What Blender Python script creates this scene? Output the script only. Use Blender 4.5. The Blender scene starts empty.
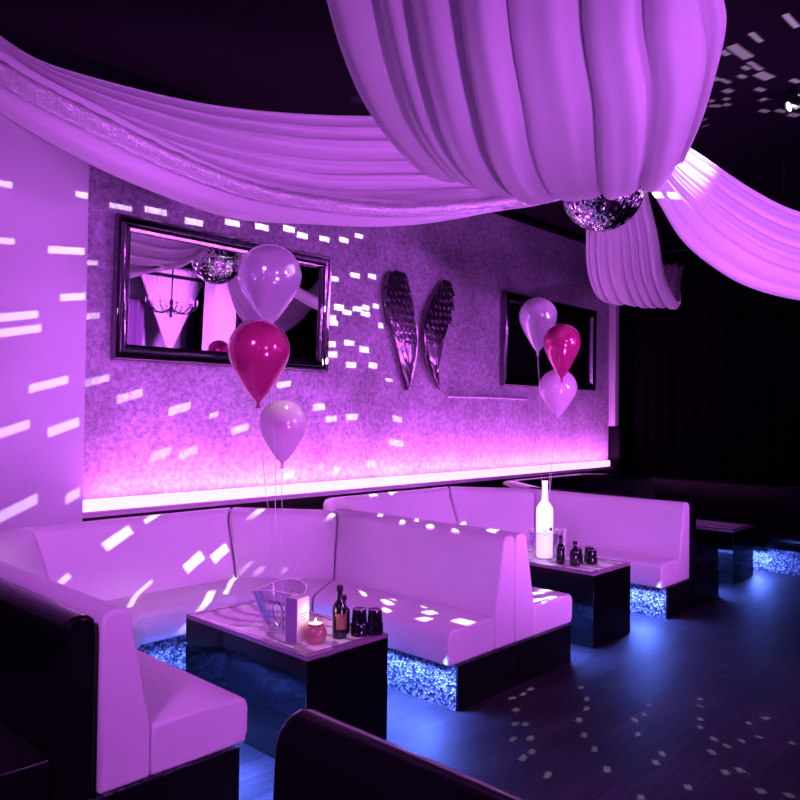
import bpy, math, random
from mathutils import Vector, Matrix
R=math.radians; PI=math.pi
S=bpy.context.scene; COL=S.collection
random.seed(7)

# ------------------------------------------------------------------ helpers
class MB:
    def __init__(s): s.v=[]; s.f=[]; s.m=[]; s.mi=0
    def add(s,vs,fs):
        b=len(s.v); s.v+= [tuple(v) for v in vs]; s.f+=[tuple(i+b for i in f) for f in fs]; s.m+=[s.mi]*len(fs)
    def box(s,x0,x1,y0,y1,z0,z1):
        s.add([(x0,y0,z0),(x1,y0,z0),(x1,y1,z0),(x0,y1,z0),(x0,y0,z1),(x1,y0,z1),(x1,y1,z1),(x0,y1,z1)],
              [(0,3,2,1),(4,5,6,7),(0,1,5,4),(1,2,6,5),(2,3,7,6),(3,0,4,7)])
    def loft(s,st,closed=True,caps=True,loop=False):
        n=len(st[0]); vs=[p for r in st for p in r]; fs=[]
        m=len(st); 
        for i in range(m if loop else m-1):
            a=i*n; b=((i+1)%m)*n
            for j in range(n if closed else n-1):
                k=(j+1)%n; fs.append((a+j,a+k,b+k,b+j))
        if caps and closed and not loop:
            fs.append(tuple(range(n-1,-1,-1))); fs.append(tuple((m-1)*n+j for j in range(n)))
        s.add(vs,fs)
    def lathe(s,pr,seg=24,c=(0,0,0)):
        st=[[(c[0]+r*math.cos(2*PI*j/seg),c[1]+r*math.sin(2*PI*j/seg),c[2]+z) for j in range(seg)] for r,z in pr]
        s.loft(st)
    def tube(s,pts,r,seg=8):
        st=[]; pts=[Vector(p) for p in pts]
        for i,p in enumerate(pts):
            t=(pts[min(i+1,len(pts)-1)]-pts[max(i-1,0)]).normalized()
            a=t.cross(Vector((0.13,0.31,0.94)) if abs(t.z)<.95 else Vector((1,0,0))).normalized(); b=t.cross(a)
            rr=r[i] if isinstance(r,(list,tuple)) else r
            st.append([p+a*rr*math.cos(2*PI*j/seg)+b*rr*math.sin(2*PI*j/seg) for j in range(seg)])
        s.loft(st)
    def build(s,name,mats,parent=None,smooth=False,bev=0,segs=2,sharp=35):
        me=bpy.data.meshes.new(name); me.from_pydata(s.v,[],s.f); me.update()
        o=bpy.data.objects.new(name,me); COL.objects.link(o)
        if not isinstance(mats,(list,tuple)): mats=[mats]
        for m in mats: me.materials.append(m)
        if len(mats)>1:
            for p,i in zip(me.polygons,s.m): p.material_index=i
        if parent is not None:
            o.parent=parent
            o.matrix_parent_inverse=Matrix.Translation(-parent.location) if parent.type=='EMPTY' and parent.rotation_euler.z==0 else parent.matrix_world.inverted()
        if bev:
            b=o.modifiers.new('bevel','BEVEL'); b.width=bev; b.segments=segs; b.limit_method='ANGLE'; b.angle_limit=R(40); b.harden_normals=False
        if smooth or bev:
            for p in me.polygons: p.use_smooth=True
            if smooth!='all': me.set_sharp_from_angle(angle=R(sharp if not bev else 60))
        return o
def fixn(o):
    import bmesh
    b=bmesh.new(); b.from_mesh(o.data); bmesh.ops.recalc_face_normals(b,faces=b.faces); b.to_mesh(o.data); b.free()
def tag(o,label=None,cat=None,group=None,kind=None):
    if label:o['label']=label
    if cat:o['category']=cat
    if group:o['group']=group
    if kind:o['kind']=kind
    return o
def thing(name,loc,label,cat,group=None):
    o=bpy.data.objects.new(name,None); COL.objects.link(o); o.location=loc; o.empty_display_size=.1
    return tag(o,label,cat,group)
def struct(o): o['kind']='structure'; return o
def copy_tree(o,parent=None):
    c=o.copy(); COL.objects.link(c)
    if parent is not None: c.parent=parent; c.matrix_parent_inverse=o.matrix_parent_inverse.copy()
    for ch in list(o.children): copy_tree(ch,c)
    return c

# ------------------------------------------------------------------ materials
def newmat(name):
    m=bpy.data.materials.new(name); m.use_nodes=True; nt=m.node_tree
    return m,nt,nt.nodes['Principled BSDF']
def N(nt,t,**k):
    n=nt.nodes.new(t)
    for a,b in k.items():
        if a.startswith('i_'): n.inputs[a[2:].replace('_',' ')].default_value=b
        else: setattr(n,a,b)
    return n
def mat(name,col,rough=.5,metal=0,coat=0,spec=.5,sheen=0,noise=0,nscale=20,bump=0,bscale=60,trans=0,emit=None,es=0,ior=1.45,alpha=1,sss=0):
    m,nt,p=newmat(name)
    p.inputs['Base Color'].default_value=(*col,1); p.inputs['Roughness'].default_value=rough; p.inputs['Metallic'].default_value=metal
    p.inputs['Coat Weight'].default_value=coat; p.inputs['Coat Roughness'].default_value=.08
    p.inputs['Specular IOR Level'].default_value=spec; p.inputs['Sheen Weight'].default_value=sheen
    p.inputs['Transmission Weight'].default_value=trans; p.inputs['IOR'].default_value=ior; p.inputs['Alpha'].default_value=alpha
    tc=N(nt,'ShaderNodeTexCoord')
    if noise:
        n=N(nt,'ShaderNodeTexNoise',i_Scale=nscale,i_Detail=5.0); nt.links.new(tc.outputs['Object'],n.inputs['Vector'])
        mx=N(nt,'ShaderNodeMix',data_type='RGBA'); mx.inputs['A'].default_value=(*[c*(1-noise) for c in col],1); mx.inputs['B'].default_value=(*[min(1,c*(1+noise)) for c in col],1)
        nt.links.new(n.outputs['Fac'],mx.inputs['Factor']); nt.links.new(mx.outputs['Result'],p.inputs['Base Color'])
    if bump:
        n=N(nt,'ShaderNodeTexNoise',i_Scale=bscale,i_Detail=4.0); nt.links.new(tc.outputs['Object'],n.inputs['Vector'])
        b=N(nt,'ShaderNodeBump',i_Strength=bump,i_Distance=.01); nt.links.new(n.outputs['Fac'],b.inputs['Height']); nt.links.new(b.outputs['Normal'],p.inputs['Normal'])
    if emit:
        p.inputs['Emission Color'].default_value=(*emit,1); p.inputs['Emission Strength'].default_value=es
    return m
M={}
M['white_leather']=mat('white_leather',(.80,.76,.80),.46,spec=.4,noise=.05,nscale=3,bump=.06,bscale=220)
M['black_leather']=mat('black_leather',(.004,.003,.005),.2,spec=.15,bump=.03,bscale=180)
M['black_lacquer']=mat('black_lacquer',(.0015,.0015,.002),.10,spec=.3)
M['black_base']=mat('black_base',(.0025,.0025,.003),.45,spec=.2)
M['black_metal']=mat('black_metal',(.02,.02,.022),.3,metal=.6)
M['smooth_wall']=mat('smooth_wall',(.62,.60,.66),.75,noise=.04,nscale=4,bump=.05,bscale=90)
M['ceiling']=mat('ceiling',(.009,.005,.012),.85,spec=.05,noise=.3,nscale=1.2)
M['dark_wall']=mat('dark_wall',(.008,.005,.010),.8,spec=.06)
M['front_wall']=mat('front_wall',(.6,.5,.62),.8,noise=.1,nscale=2)
M['curtain_black']=mat('curtain_black',(.004,.0015,.0045),.8,spec=.04)
M['curtain_pale']=mat('curtain_pale',(.75,.7,.78),.7,sheen=.1)
M['chrome_dark']=mat('chrome_dark',(.22,.17,.24),.14,metal=1,bump=.15,bscale=30)
M['mirror']=mat('mirror',(.92,.9,.93),.015,metal=1)
M['black_panel']=mat('black_panel',(.004,.004,.005),.08,spec=.6)
M['wing']=mat('wing_metal',(.20,.15,.21),.18,metal=.9,noise=.5,nscale=25)
M['candle_wax']=mat('candle_wax',(.85,.55,.5),.5,emit=(1,.6,.45),es=1.2)
M['candle_glass']=mat('candle_glass',(.38,.10,.16),.12,coat=.8,emit=(1,.3,.3),es=.04)
M['flame']=mat('flame',(1,.8,.5),.5,emit=(1,.75,.45),es=14)
M['black_glass']=mat('black_glass',(.008,.006,.012),.07,coat=.5)
M['amber_label']=mat('amber_label',(.30,.16,.10),.4)
M['card_white']=mat('card_white',(.85,.80,.74),.6)
M['card_purple']=mat('card_purple',(.32,.22,.42),.6)
M['print_grey']=mat('print_grey',(.25,.2,.22),.6)
M['string']=mat('string',(.8,.75,.82),.5)
M['white_glass']=mat('white_glass',(.92,.92,.95),.12,coat=.6,emit=(.93,.85,1),es=1.0)
M['bottle_print']=mat('bottle_print',(.06,.07,.16),.4)
M['bottle_print_grey']=mat('bottle_print_grey',(.4,.4,.48),.4)
M['neon']=mat('cove_light',(1,.8,1),.5,emit=(1,.45,1),es=1.7)
M['trim']=mat('trim_paint',(.55,.42,.55),.4)
M['lamp_lens']=mat('lamp_lens',(1,1,1),.3,emit=(.95,1,1),es=3)
M['core']=mat('ball_core',(.01,.01,.01),.5)
M['bulb']=mat('bulb',(1,.9,1),.3,emit=(1,.6,1),es=4)

def m_plaster():
    m,nt,p=newmat('crackled_plaster'); tc=N(nt,'ShaderNodeTexCoord')
    n1=N(nt,'ShaderNodeTexNoise',i_Scale=1.6,i_Detail=6.0,i_Roughness=.7); n2=N(nt,'ShaderNodeTexNoise',i_Scale=24.0,i_Detail=9.0,i_Roughness=.85)
    v=N(nt,'ShaderNodeTexVoronoi',feature='DISTANCE_TO_EDGE',i_Scale=15.0)
    n3=N(nt,'ShaderNodeTexNoise',i_Scale=6.0,i_Detail=3.0); add=N(nt,'ShaderNodeMixRGB',blend_type='ADD',i_Fac=.35)
    L=nt.links.new
    for n in (n1,n2,n3): L(tc.outputs['Object'],n.inputs['Vector'])
    L(tc.outputs['Object'],add.inputs['Color1']); L(n3.outputs['Color'],add.inputs['Color2']); L(add.outputs[0],v.inputs['Vector'])
    r=N(nt,'ShaderNodeValToRGB'); r.color_ramp.elements[0].position=.36; r.color_ramp.elements[0].color=(.17,.13,.20,1); r.color_ramp.elements[1].position=.66; r.color_ramp.elements[1].color=(.66,.60,.72,1)
    L(n2.outputs['Fac'],r.inputs['Fac'])
    r2=N(nt,'ShaderNodeValToRGB'); r2.color_ramp.elements[0].position=.3; r2.color_ramp.elements[0].color=(.6,.6,.6,1); r2.color_ramp.elements[1].position=.7; r2.color_ramp.elements[1].color=(1.25,1.2,1.3,1)
    L(n1.outputs['Fac'],r2.inputs['Fac'])
    mul=N(nt,'ShaderNodeMixRGB',blend_type='MULTIPLY',i_Fac=1.0); L(r.outputs[0],mul.inputs['Color1']); L(r2.outputs[0],mul.inputs['Color2'])
    r3=N(nt,'ShaderNodeValToRGB'); r3.color_ramp.elements[0].position=0; r3.color_ramp.elements[0].color=(.45,.45,.45,1); r3.color_ramp.elements[1].position=.05; r3.color_ramp.elements[1].color=(1,1,1,1)
    L(v.outputs['Distance'],r3.inputs['Fac'])
    m2=N(nt,'ShaderNodeMixRGB',blend_type='MULTIPLY',i_Fac=.6); L(mul.outputs[0],m2.inputs['Color1']); L(r3.outputs[0],m2.inputs['Color2'])
    L(m2.outputs[0],p.inputs['Base Color']); p.inputs['Roughness'].default_value=.6
    b=N(nt,'ShaderNodeBump',i_Strength=.35,i_Distance=.01); L(n2.outputs['Fac'],b.inputs['Height']); L(b.outputs[0],p.inputs['Normal'])
    return m
M['plaster']=m_plaster()
def m_floor():
    m,nt,p=newmat('dark_plank_floor'); L=nt.links.new; tc=N(nt,'ShaderNodeTexCoord')
    mp=N(nt,'ShaderNodeMapping'); L(tc.outputs['Object'],mp.inputs['Vector'])
    br=N(nt,'ShaderNodeTexBrick',offset=.37,i_Scale=1.0); br.inputs['Color1'].default_value=(.015,.013,.017,1); br.inputs['Color2'].default_value=(.028,.023,.029,1); br.inputs['Mortar'].default_value=(.014,.012,.017,1)
    br.inputs['Brick Width'].default_value=1.3; br.inputs['Row Height'].default_value=.14; br.inputs['Mortar Size'].default_value=.004
    L(mp.outputs[0],br.inputs['Vector'])
    mp2=N(nt,'ShaderNodeMapping'); mp2.inputs['Scale'].default_value=(2,22,2); L(tc.outputs['Object'],mp2.inputs['Vector'])
    n=N(nt,'ShaderNodeTexNoise',i_Scale=1.5,i_Detail=8.0,i_Roughness=.7); L(mp2.outputs[0],n.inputs['Vector'])
    n4=N(nt,'ShaderNodeTexNoise',i_Scale=1.7,i_Detail=6.0,i_Roughness=.65); L(tc.outputs['Object'],n4.inputs['Vector'])
    r=N(nt,'ShaderNodeValToRGB'); r.color_ramp.elements[0].position=.3; r.color_ramp.elements[0].color=(.35,.35,.35,1); r.color_ramp.elements[1].position=.7; r.color_ramp.elements[1].color=(1.5,1.5,1.5,1)
    L(n.outputs['Fac'],r.inputs['Fac'])
    mul=N(nt,'ShaderNodeMixRGB',blend_type='MULTIPLY',i_Fac=.8); L(br.outputs['Color'],mul.inputs['Color1']); L(r.outputs[0],mul.inputs['Color2'])
    r5=N(nt,'ShaderNodeValToRGB'); r5.color_ramp.elements[0].position=.35; r5.color_ramp.elements[0].color=(.5,.5,.5,1); r5.color_ramp.elements[1].position=.65; r5.color_ramp.elements[1].color=(1.5,1.5,1.5,1); L(n4.outputs['Fac'],r5.inputs['Fac'])
    mu2=N(nt,'ShaderNodeMixRGB',blend_type='MULTIPLY',i_Fac=.8); L(mul.outputs[0],mu2.inputs['Color1']); L(r5.outputs[0],mu2.inputs['Color2'])
    L(mu2.outputs[0],p.inputs['Base Color'])
    r4=N(nt,'ShaderNodeMapRange'); r4.inputs['To Min'].default_value=.46; r4.inputs['To Max'].default_value=.7; L(n4.outputs['Fac'],r4.inputs['Value']); L(r4.outputs[0],p.inputs['Roughness'])
    b=N(nt,'ShaderNodeBump',i_Strength=.4,i_Distance=.004); L(n.outputs['Fac'],b.inputs['Height']); L(b.outputs[0],p.inputs['Normal'])
    p.inputs['Specular IOR Level'].default_value=.10
    return m
M['floor']=m_floor()
def m_mosaic():
    m,nt,p=newmat('glitter_mosaic'); L=nt.links.new; tc=N(nt,'ShaderNodeTexCoord')
    v=N(nt,'ShaderNodeTexVoronoi',i_Scale=75.0); L(tc.outputs['Object'],v.inputs['Vector'])
    sp=N(nt,'ShaderNodeSeparateColor'); L(v.outputs['Color'],sp.inputs[0])
    r=N(nt,'ShaderNodeValToRGB'); r.color_ramp.elements[0].position=.35; r.color_ramp.elements[0].color=(.01,.012,.03,1); r.color_ramp.elements[1].position=.9; r.color_ramp.elements[1].color=(.22,.24,.34,1)
    L(sp.outputs[0],r.inputs['Fac']); L(r.outputs[0],p.inputs['Base Color'])
    p.inputs['Roughness'].default_value=.35; p.inputs['Metallic'].default_value=.3
    b=N(nt,'ShaderNodeBump',i_Strength=.9,i_Distance=.01); L(v.outputs['Distance'],b.inputs['Height']); L(b.outputs[0],p.inputs['Normal'])
    return m
M['mosaic']=m_mosaic()
def m_marble():
    m,nt,p=newmat('pale_marbled_top'); L=nt.links.new; tc=N(nt,'ShaderNodeTexCoord')
    w=N(nt,'ShaderNodeTexWave',i_Scale=2.2,i_Distortion=14.0,i_Detail=4.0); L(tc.outputs['Object'],w.inputs['Vector'])
    r=N(nt,'ShaderNodeValToRGB'); r.color_ramp.elements[0].position=.1; r.color_ramp.elements[0].color=(.32,.27,.33,1); r.color_ramp.elements[1].position=.5; r.color_ramp.elements[1].color=(.92,.90,.90,1)
    L(w.outputs['Fac'],r.inputs['Fac']); L(r.outputs[0],p.inputs['Base Color']); p.inputs['Roughness'].default_value=.3
    return m
M['marble']=m_marble()
def m_fabric():
    m,nt,p=newmat('sheer_satin'); L=nt.links.new; tc=N(nt,'ShaderNodeTexCoord')
    p.inputs['Base Color'].default_value=(.86,.82,.88,1); p.inputs['Roughness'].default_value=.42; p.inputs['Sheen Weight'].default_value=.25
    w=N(nt,'ShaderNodeTexNoise',i_Scale=160.0,i_Detail=2.0); L(tc.outputs['Object'],w.inputs['Vector'])
    b=N(nt,'ShaderNodeBump',i_Strength=.12,i_Distance=.004); L(w.outputs['Fac'],b.inputs['Height']); L(b.outputs[0],p.inputs['Normal'])
    t=N(nt,'ShaderNodeBsdfTranslucent'); t.inputs['Color'].default_value=(.8,.74,.84,1)
    mx=N(nt,'ShaderNodeMixShader'); mx.inputs[0].default_value=.3
    out=nt.nodes['Material Output']; L(p.outputs[0],mx.inputs[1]); L(t.outputs[0],mx.inputs[2]); L(mx.outputs[0],out.inputs['Surface'])
    return m
M['fabric']=m_fabric()
M['sequin']=mat('sequin_band',(.8,.74,.85),.22,metal=.35,noise=.35,nscale=60,bump=.9,bscale=70)
def m_balloon(name,col,tr,a,met=.45):
    m,nt,p=newmat(name); L=nt.links.new
    p.inputs['Base Color'].default_value=(*col,1); p.inputs['Roughness'].default_value=.12; p.inputs['Coat Weight'].default_value=.7; p.inputs['Coat Roughness'].default_value=.05
    p.inputs['Metallic'].default_value=met
    t=N(nt,'ShaderNodeBsdfTransparent'); t.inputs['Color'].default_value=(*tr,1)
    lw=N(nt,'ShaderNodeLayerWeight',i_Blend=.35); mr=N(nt,'ShaderNodeMapRange'); mr.inputs['To Min'].default_value=a; mr.inputs['To Max'].default_value=1
    L(lw.outputs['Facing'],mr.inputs['Value'])
    mx=N(nt,'ShaderNodeMixShader'); L(mr.outputs[0],mx.inputs[0]); L(t.outputs[0],mx.inputs[1]); L(p.outputs[0],mx.inputs[2])
    L(mx.outputs[0],nt.nodes['Material Output'].inputs['Surface']); return m
M['pearl']=m_balloon('pearl_latex',(.86,.80,.92),(.9,.8,.95),.66)
M['magenta']=m_balloon('magenta_latex',(.72,.05,.27),(.9,.2,.6),.86)
M['pink']=m_balloon('pink_latex',(.95,.72,.9),(.97,.85,.97),.78,.1)
def m_clear(name,col,a):
    m,nt,p=newmat(name); L=nt.links.new
    g=N(nt,'ShaderNodeBsdfGlossy'); g.inputs['Roughness'].default_value=.06; g.inputs['Color'].default_value=(*col,1)
    t=N(nt,'ShaderNodeBsdfTransparent'); t.inputs['Color'].default_value=(.93,.9,.96,1)
    lw=N(nt,'ShaderNodeLayerWeight',i_Blend=a); mx=N(nt,'ShaderNodeMixShader'); L(lw.outputs['Facing'],mx.inputs[0]); L(t.outputs[0],mx.inputs[1]); L(g.outputs[0],mx.inputs[2])
    L(mx.outputs[0],nt.nodes['Material Output'].inputs['Surface']); return m
M['rim_clear']=mat('rim_clear',(.8,.75,.85),.1,coat=.5)
M['clear']=m_clear('clear_acrylic',(.95,.9,1),.35)
def m_ball():
    m,nt,p=newmat('mirror_tiles'); L=nt.links.new; tc=N(nt,'ShaderNodeTexCoord')
    sx=N(nt,'ShaderNodeSeparateXYZ'); nv=N(nt,'ShaderNodeVectorMath',operation='NORMALIZE'); L(tc.outputs['Object'],nv.inputs[0]); L(nv.outputs[0],sx.inputs[0])
    at=N(nt,'ShaderNodeMath',operation='ARCTAN2'); L(sx.outputs['Y'],at.inputs[0]); L(sx.outputs['X'],at.inputs[1])
    asn=N(nt,'ShaderNodeMath',operation='ARCSINE'); L(sx.outputs['Z'],asn.inputs[0])
    k=13.0
    a2=N(nt,'ShaderNodeMath',operation='MULTIPLY'); L(at.outputs[0],a2.inputs[0]); a2.inputs[1].default_value=k
    b2=N(nt,'ShaderNodeMath',operation='MULTIPLY'); L(asn.outputs[0],b2.inputs[0]); b2.inputs[1].default_value=k
    fr=[];fl=[]
    for q in (a2,b2):
        f=N(nt,'ShaderNodeMath',operation='FRACT'); L(q.outputs[0],f.inputs[0]); fr.append(f)
        g=N(nt,'ShaderNodeMath',operation='FLOOR'); L(q.outputs[0],g.inputs[0]); fl.append(g)
    cb=N(nt,'ShaderNodeCombineXYZ'); L(fl[0].outputs[0],cb.inputs[0]); L(fl[1].outputs[0],cb.inputs[1])
    wn=N(nt,'ShaderNodeTexWhiteNoise'); wn.noise_dimensions='3D'; L(cb.outputs[0],wn.inputs['Vector'])
    sub=N(nt,'ShaderNodeVectorMath',operation='SUBTRACT'); L(wn.outputs['Color'],sub.inputs[0]); sub.inputs[1].default_value=(.5,.5,.5)
    sc=N(nt,'ShaderNodeVectorMath',operation='SCALE'); L(sub.outputs[0],sc.inputs[0]); sc.inputs['Scale'].default_value=.55
    ge=N(nt,'ShaderNodeNewGeometry'); ad=N(nt,'ShaderNodeVectorMath',operation='ADD'); L(ge.outputs['Normal'],ad.inputs[0]); L(sc.outputs[0],ad.inputs[1])
    nn=N(nt,'ShaderNodeVectorMath',operation='NORMALIZE'); L(ad.outputs[0],nn.inputs[0]); L(nn.outputs[0],p.inputs['Normal'])
    mn=None
    for f in fr:
        g=N(nt,'ShaderNodeMath',operation='GREATER_THAN'); L(f.outputs[0],g.inputs[0]); g.inputs[1].default_value=.13
        if mn is None: mn=g
        else:
            mm=N(nt,'ShaderNodeMath',operation='MULTIPLY'); L(mn.outputs[0],mm.inputs[0]); L(g.outputs[0],mm.inputs[1]); mn=mm
    cr=N(nt,'ShaderNodeMix',data_type='RGBA'); cr.inputs['A'].default_value=(.03,.03,.035,1); cr.inputs['B'].default_value=(.9,.9,.92,1); L(mn.outputs[0],cr.inputs['Factor'])
    L(cr.outputs['Result'],p.inputs['Base Color']); p.inputs['Metallic'].default_value=1; p.inputs['Roughness'].default_value=.08
    return m
M['ball']=m_ball()

# ------------------------------------------------------------------ camera
cam=bpy.data.cameras.new('camera'); co=bpy.data.objects.new('camera',cam); COL.objects.link(co)
D=Vector((0.72689197,0.68649233,0.01887688)); RR=Vector((0.68642361,-0.72711976,0.01093063)); UU=Vector((-0.02122955,-0.00501214,0.99976206))
co.matrix_world=Matrix(((RR.x,UU.x,-D.x,0),(RR.y,UU.y,-D.y,0),(RR.z,UU.z,-D.z,1.55),(0,0,0,1)))
cam.sensor_width=36; cam.lens=756.39/800*36; cam.clip_start=.02
S.camera=co

# ------------------------------------------------------------------ setting
WY=4.95; CZ=3.85; XL=-2.2; XR=9.95; YF=-4.4
b=MB(); b.box(XL-.1,XR+.1,YF-.1,WY+.2,-.1,0); struct(b.build('floor',M['floor']))
b=MB(); b.box(XL-.1,XR+.1,YF-.1,WY+.2,CZ,CZ+.1)
b.box(XL,XR,1.75,2.05,3.80,CZ) if False else None
struct(b.build('ceiling',M['ceiling']))
b=MB(); b.mi=0; b.box(2.165,9.33,WY,WY+.15,0,CZ); b.mi=1; b.box(XL,2.165,4.86,WY+.15,0,3.42); b.mi=2; b.box(XL,2.165,4.86,WY+.15,3.42,CZ); b.box(9.33,XR,WY+.02,WY+.15,0,CZ)
struct(b.build('wall_back',[M['plaster'],M['smooth_wall'],M['dark_wall']]))
b=MB(); b.box(XL-.1,XL,YF,WY,0,CZ); struct(b.build('wall_left',M['smooth_wall']))
b=MB(); b.box(XR,XR+.1,YF,WY+.15,0,CZ); struct(b.build('wall_right',M['dark_wall']))
b=MB(); b.box(XL,XR,YF-.1,YF,0,CZ); struct(b.build('wall_front',M['front_wall']))
# cove ledge along the feature wall, its lip, black block in the gap below
b=MB(); b.box(2.165,9.34,4.88,WY,.85,.872); b.box(2.165,9.34,4.88,4.89,.872,.884)
struct(b.build('trim_1',M['trim'],bev=.004))
b=MB(); b.box(2.165,9.34,4.89,WY,.10,.85); struct(b.build('trim_2',M['black_base']))
b=MB(); b.box(9.345,9.44,4.86,4.96,1.42,CZ); struct(b.build('trim_3',M['smooth_wall']))
b=MB(); b.box(9.345,9.46,4.80,4.96,0,1.40); struct(b.build('trim_4',M['dark_wall'],bev=.005))
# dark cornice where feature wall meets the ceiling
b=MB(); b.box(2.165,9.34,4.88,WY,3.77,CZ); struct(b.build('trim_5',M['dark_wall']))
# light tube in the cove
b=MB(); b.box(2.17,9.31,4.905,WY-.003,.885,.965)
o=b.build('light_strip',M['neon'],bev=.012); tag(o,'glowing pink light strip running along the cove at foot of plaster wall','light')
b=MB(); b.tube([(5.95,4.944,1.735),(6.7,4.942,1.74),(7.4,4.944,1.735)],.006,6)
o=b.build('wall_seam_strip',mat('seam_strip',(.7,.6,.75),.4),smooth=True); tag(o,'thin pale strip on the plaster wall between feather wings and far framed panel','strip')

# ------------------------------------------------------------------ booths
def corner(pl):   # polyline with vertex count preserved
    return pl
def lerp2(a,b,t): return (a[0]+(b[0]-a[0])*t,a[1]+(b[1]-a[1])*t)
def ushape(cx,end_l,end_r,fl,fr,tl,tr,rear,sl=.08):
    # lists of plan points (F front of seat, S seat/back seam, T top front, B rear), six stations
    F=[(cx-fl,end_l),(cx-fl,3.62),(cx-fl+.32,3.97),(cx+fr-.32,3.97),(cx+fr,3.62),(cx+fr,end_r)]
    Sx=[(cx-tl+sl,end_l),(cx-tl+sl,3.88),(cx-.60,4.39),(cx+.60,4.39),(cx+tr-sl,3.88),(cx+tr-sl,end_r)]
    T=[(cx-tl,end_l),(cx-tl,3.93),(cx-.66,4.59),(cx+.66,4.59),(cx+tr,3.93),(cx+tr,end_r)]
    B=[(cx-rear,end_l),(cx-rear,4.15),(cx-.80,4.73),(cx+.80,4.73),(cx+rear,4.15),(cx+rear,end_r)]
    return F,Sx,T,B
def sofa(cx,end_l,end_r,fl,fr,label,cat,black=False,tl=1.12,tr=1.12,rear=1.232,plinth=True,group=None):
    L=M['black_leather'] if black else M['white_leather']
    root=thing('booth_sofa',(cx,3.8,0),label,cat,group)
    F,Sx,T,B=ushape(cx,end_l,end_r,fl,fr,tl,tr,rear,.03 if black else .08)
    def bprof(i,k=None):
        s,t,bb=Sx[i],T[i],B[i]
        P=[]
        for (a,c,u,z) in [(s,t,-.0,.236),(s,t,0,.42),(s,t,.45,.60),(s,t,.97,.80),(s,t,1,.82)]:
            q=lerp2(a,c,u); P.append((q[0],q[1],z))
        for u,z in [(.08,.842),(.24,.857),(.5,.862),(.76,.857),(.92,.842),(1,.81)]:
            q=lerp2(t,bb,u); P.append((q[0],q[1],z))
        P.append((bb[0],bb[1],.236))
        return P
    def blend(p,q,t): return [tuple(a+(b2-a)*t for a,b2 in zip(x,y)) for x,y in zip(p,q)]
    g=.007
    for i in range(5):
        a,c=bprof(i),bprof(i+1)
        ln=(Vector(a[4])-Vector(c[4])).length; e=g/ln
        mb=MB(); mb.loft([blend(a,c,e),blend(a,c,.33),blend(a,c,.66),blend(a,c,1-e)]); o=mb.build('backrest',L,root,bev=.018,segs=3); fixn(o)
    # seats
    def sprof(i):
        f,s=F[i],Sx[i]; P=[]
        for u,z in [(0.03,.235),(0,.28),(0,.375),(.02,.402),(.07,.418),(.5,.425),(1.0,.42),(1.0,.235)]:
            q=lerp2(f,s,u); P.append((q[0],q[1],z))
        return P
    segs=[(0,1),(1,2,3,4),(4,5)]
    for sg in segs:
        pr=[sprof(i) for i in sg]
        st=[]
        for k in range(len(pr)-1):
            ln=(Vector(pr[k][2])-Vector(pr[k+1][2])).length; e=g/max(ln,.1)
            st.append(blend(pr[k],pr[k+1],e if k==0 else 0))
            st.append(blend(pr[k],pr[k+1],.5))
        st.append(blend(pr[-2],pr[-1],1-e))
        mb=MB(); mb.loft(st); o=mb.build('seat',L,root,bev=.014,segs=3); fixn(o)
    # plinth
    def pprof(i,ins=.055,z1=.233):
        f,s,bb=F[i],Sx[i],B[i]
        d=Vector((s[0]-f[0],s[1]-f[1])); d=d.normalized()*ins*(1.0 if i in(0,5) else 1.2)
        return [(f[0]+d.x,f[1]+d.y,0),(f[0]+d.x,f[1]+d.y,z1),(bb[0],bb[1],z1),(bb[0],bb[1],0)]
    mb=MB(); mb.loft([pprof(i) for i in range(6)]); o=mb.build('plinth',M['mosaic'],root); fixn(o); o['label']='dark glittering mosaic plinth' 
    for i,y in ((0,end_l),(5,end_r)):
        P=pprof(i); x0=min(p[0] for p in P); x1=max(p[0] for p in P)
        mb=MB(); mb.box(x0,x1,y-.012,y-.0005,0,.234); o=mb.build('end_panel',M['black_base'],root); o['label']='flat black end panel'
    return root
BC=[-.05,2.43,4.90,7.38]
YE=2.515
sofa(BC[1],YE,YE,.62,.63,'nearest pale upholstered U-shaped booth sofa round the candle-lit table','sofa')
sofa(BC[2],YE,YE,.60,.71,'second pale U-shaped booth sofa, around the white bottle table','sofa')
sofa(BC[0],YE,YE,.6,.6,'black leather booth sofa at left edge, backing onto the nearest pale booth','sofa',black=True)
sofa(BC[3],YE,.3,.62,.72,'black booth sofa in the dark far right corner, blue glow at its plinth','sofa',black=True,tr=1.30,rear=1.42 if False else 1.228)
# bench in the second row, seen at the bottom of the photo
def bench():
    root=thing('booth_bench',(1.0,.3,0),'black leather bench back in the bottom foreground, running out of the frame','bench')
    mb=MB(); st=[]
    for y in (-.9,-.2,.6,1.375):
        st.append([(1.03,y,.26),(1.05,y,.80),(1.062,y,.838),(1.085,y,.862),(1.12,y,.872),(1.155,y,.862),(1.18,y,.838),(1.19,y,.80),(1.19,y,.26)])
    mb.loft(st); o=mb.build('backrest',M['black_leather'],root,bev=.02,segs=4); fixn(o)
    mb=MB(); st=[]
    for y in (-.9,0,1.37): st.append([(.55,y,.235),(.53,y,.28),(.53,y,.375),(.55,y,.405),(.6,y,.42),(1.035,y,.42),(1.035,y,.235)])
    mb.loft(st); o=mb.build('seat',M['black_leather'],root,bev=.015,segs=3); fixn(o)
    mb=MB(); mb.box(.6,1.19,-.9,1.37,0,.234); mb.build('plinth',M['black_base'],root)
    mb=MB(); mb.box(1.03,1.19,-.9,1.372,.2345,.259); mb.build('base_rail',M['black_base'],root)
bench()

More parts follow.
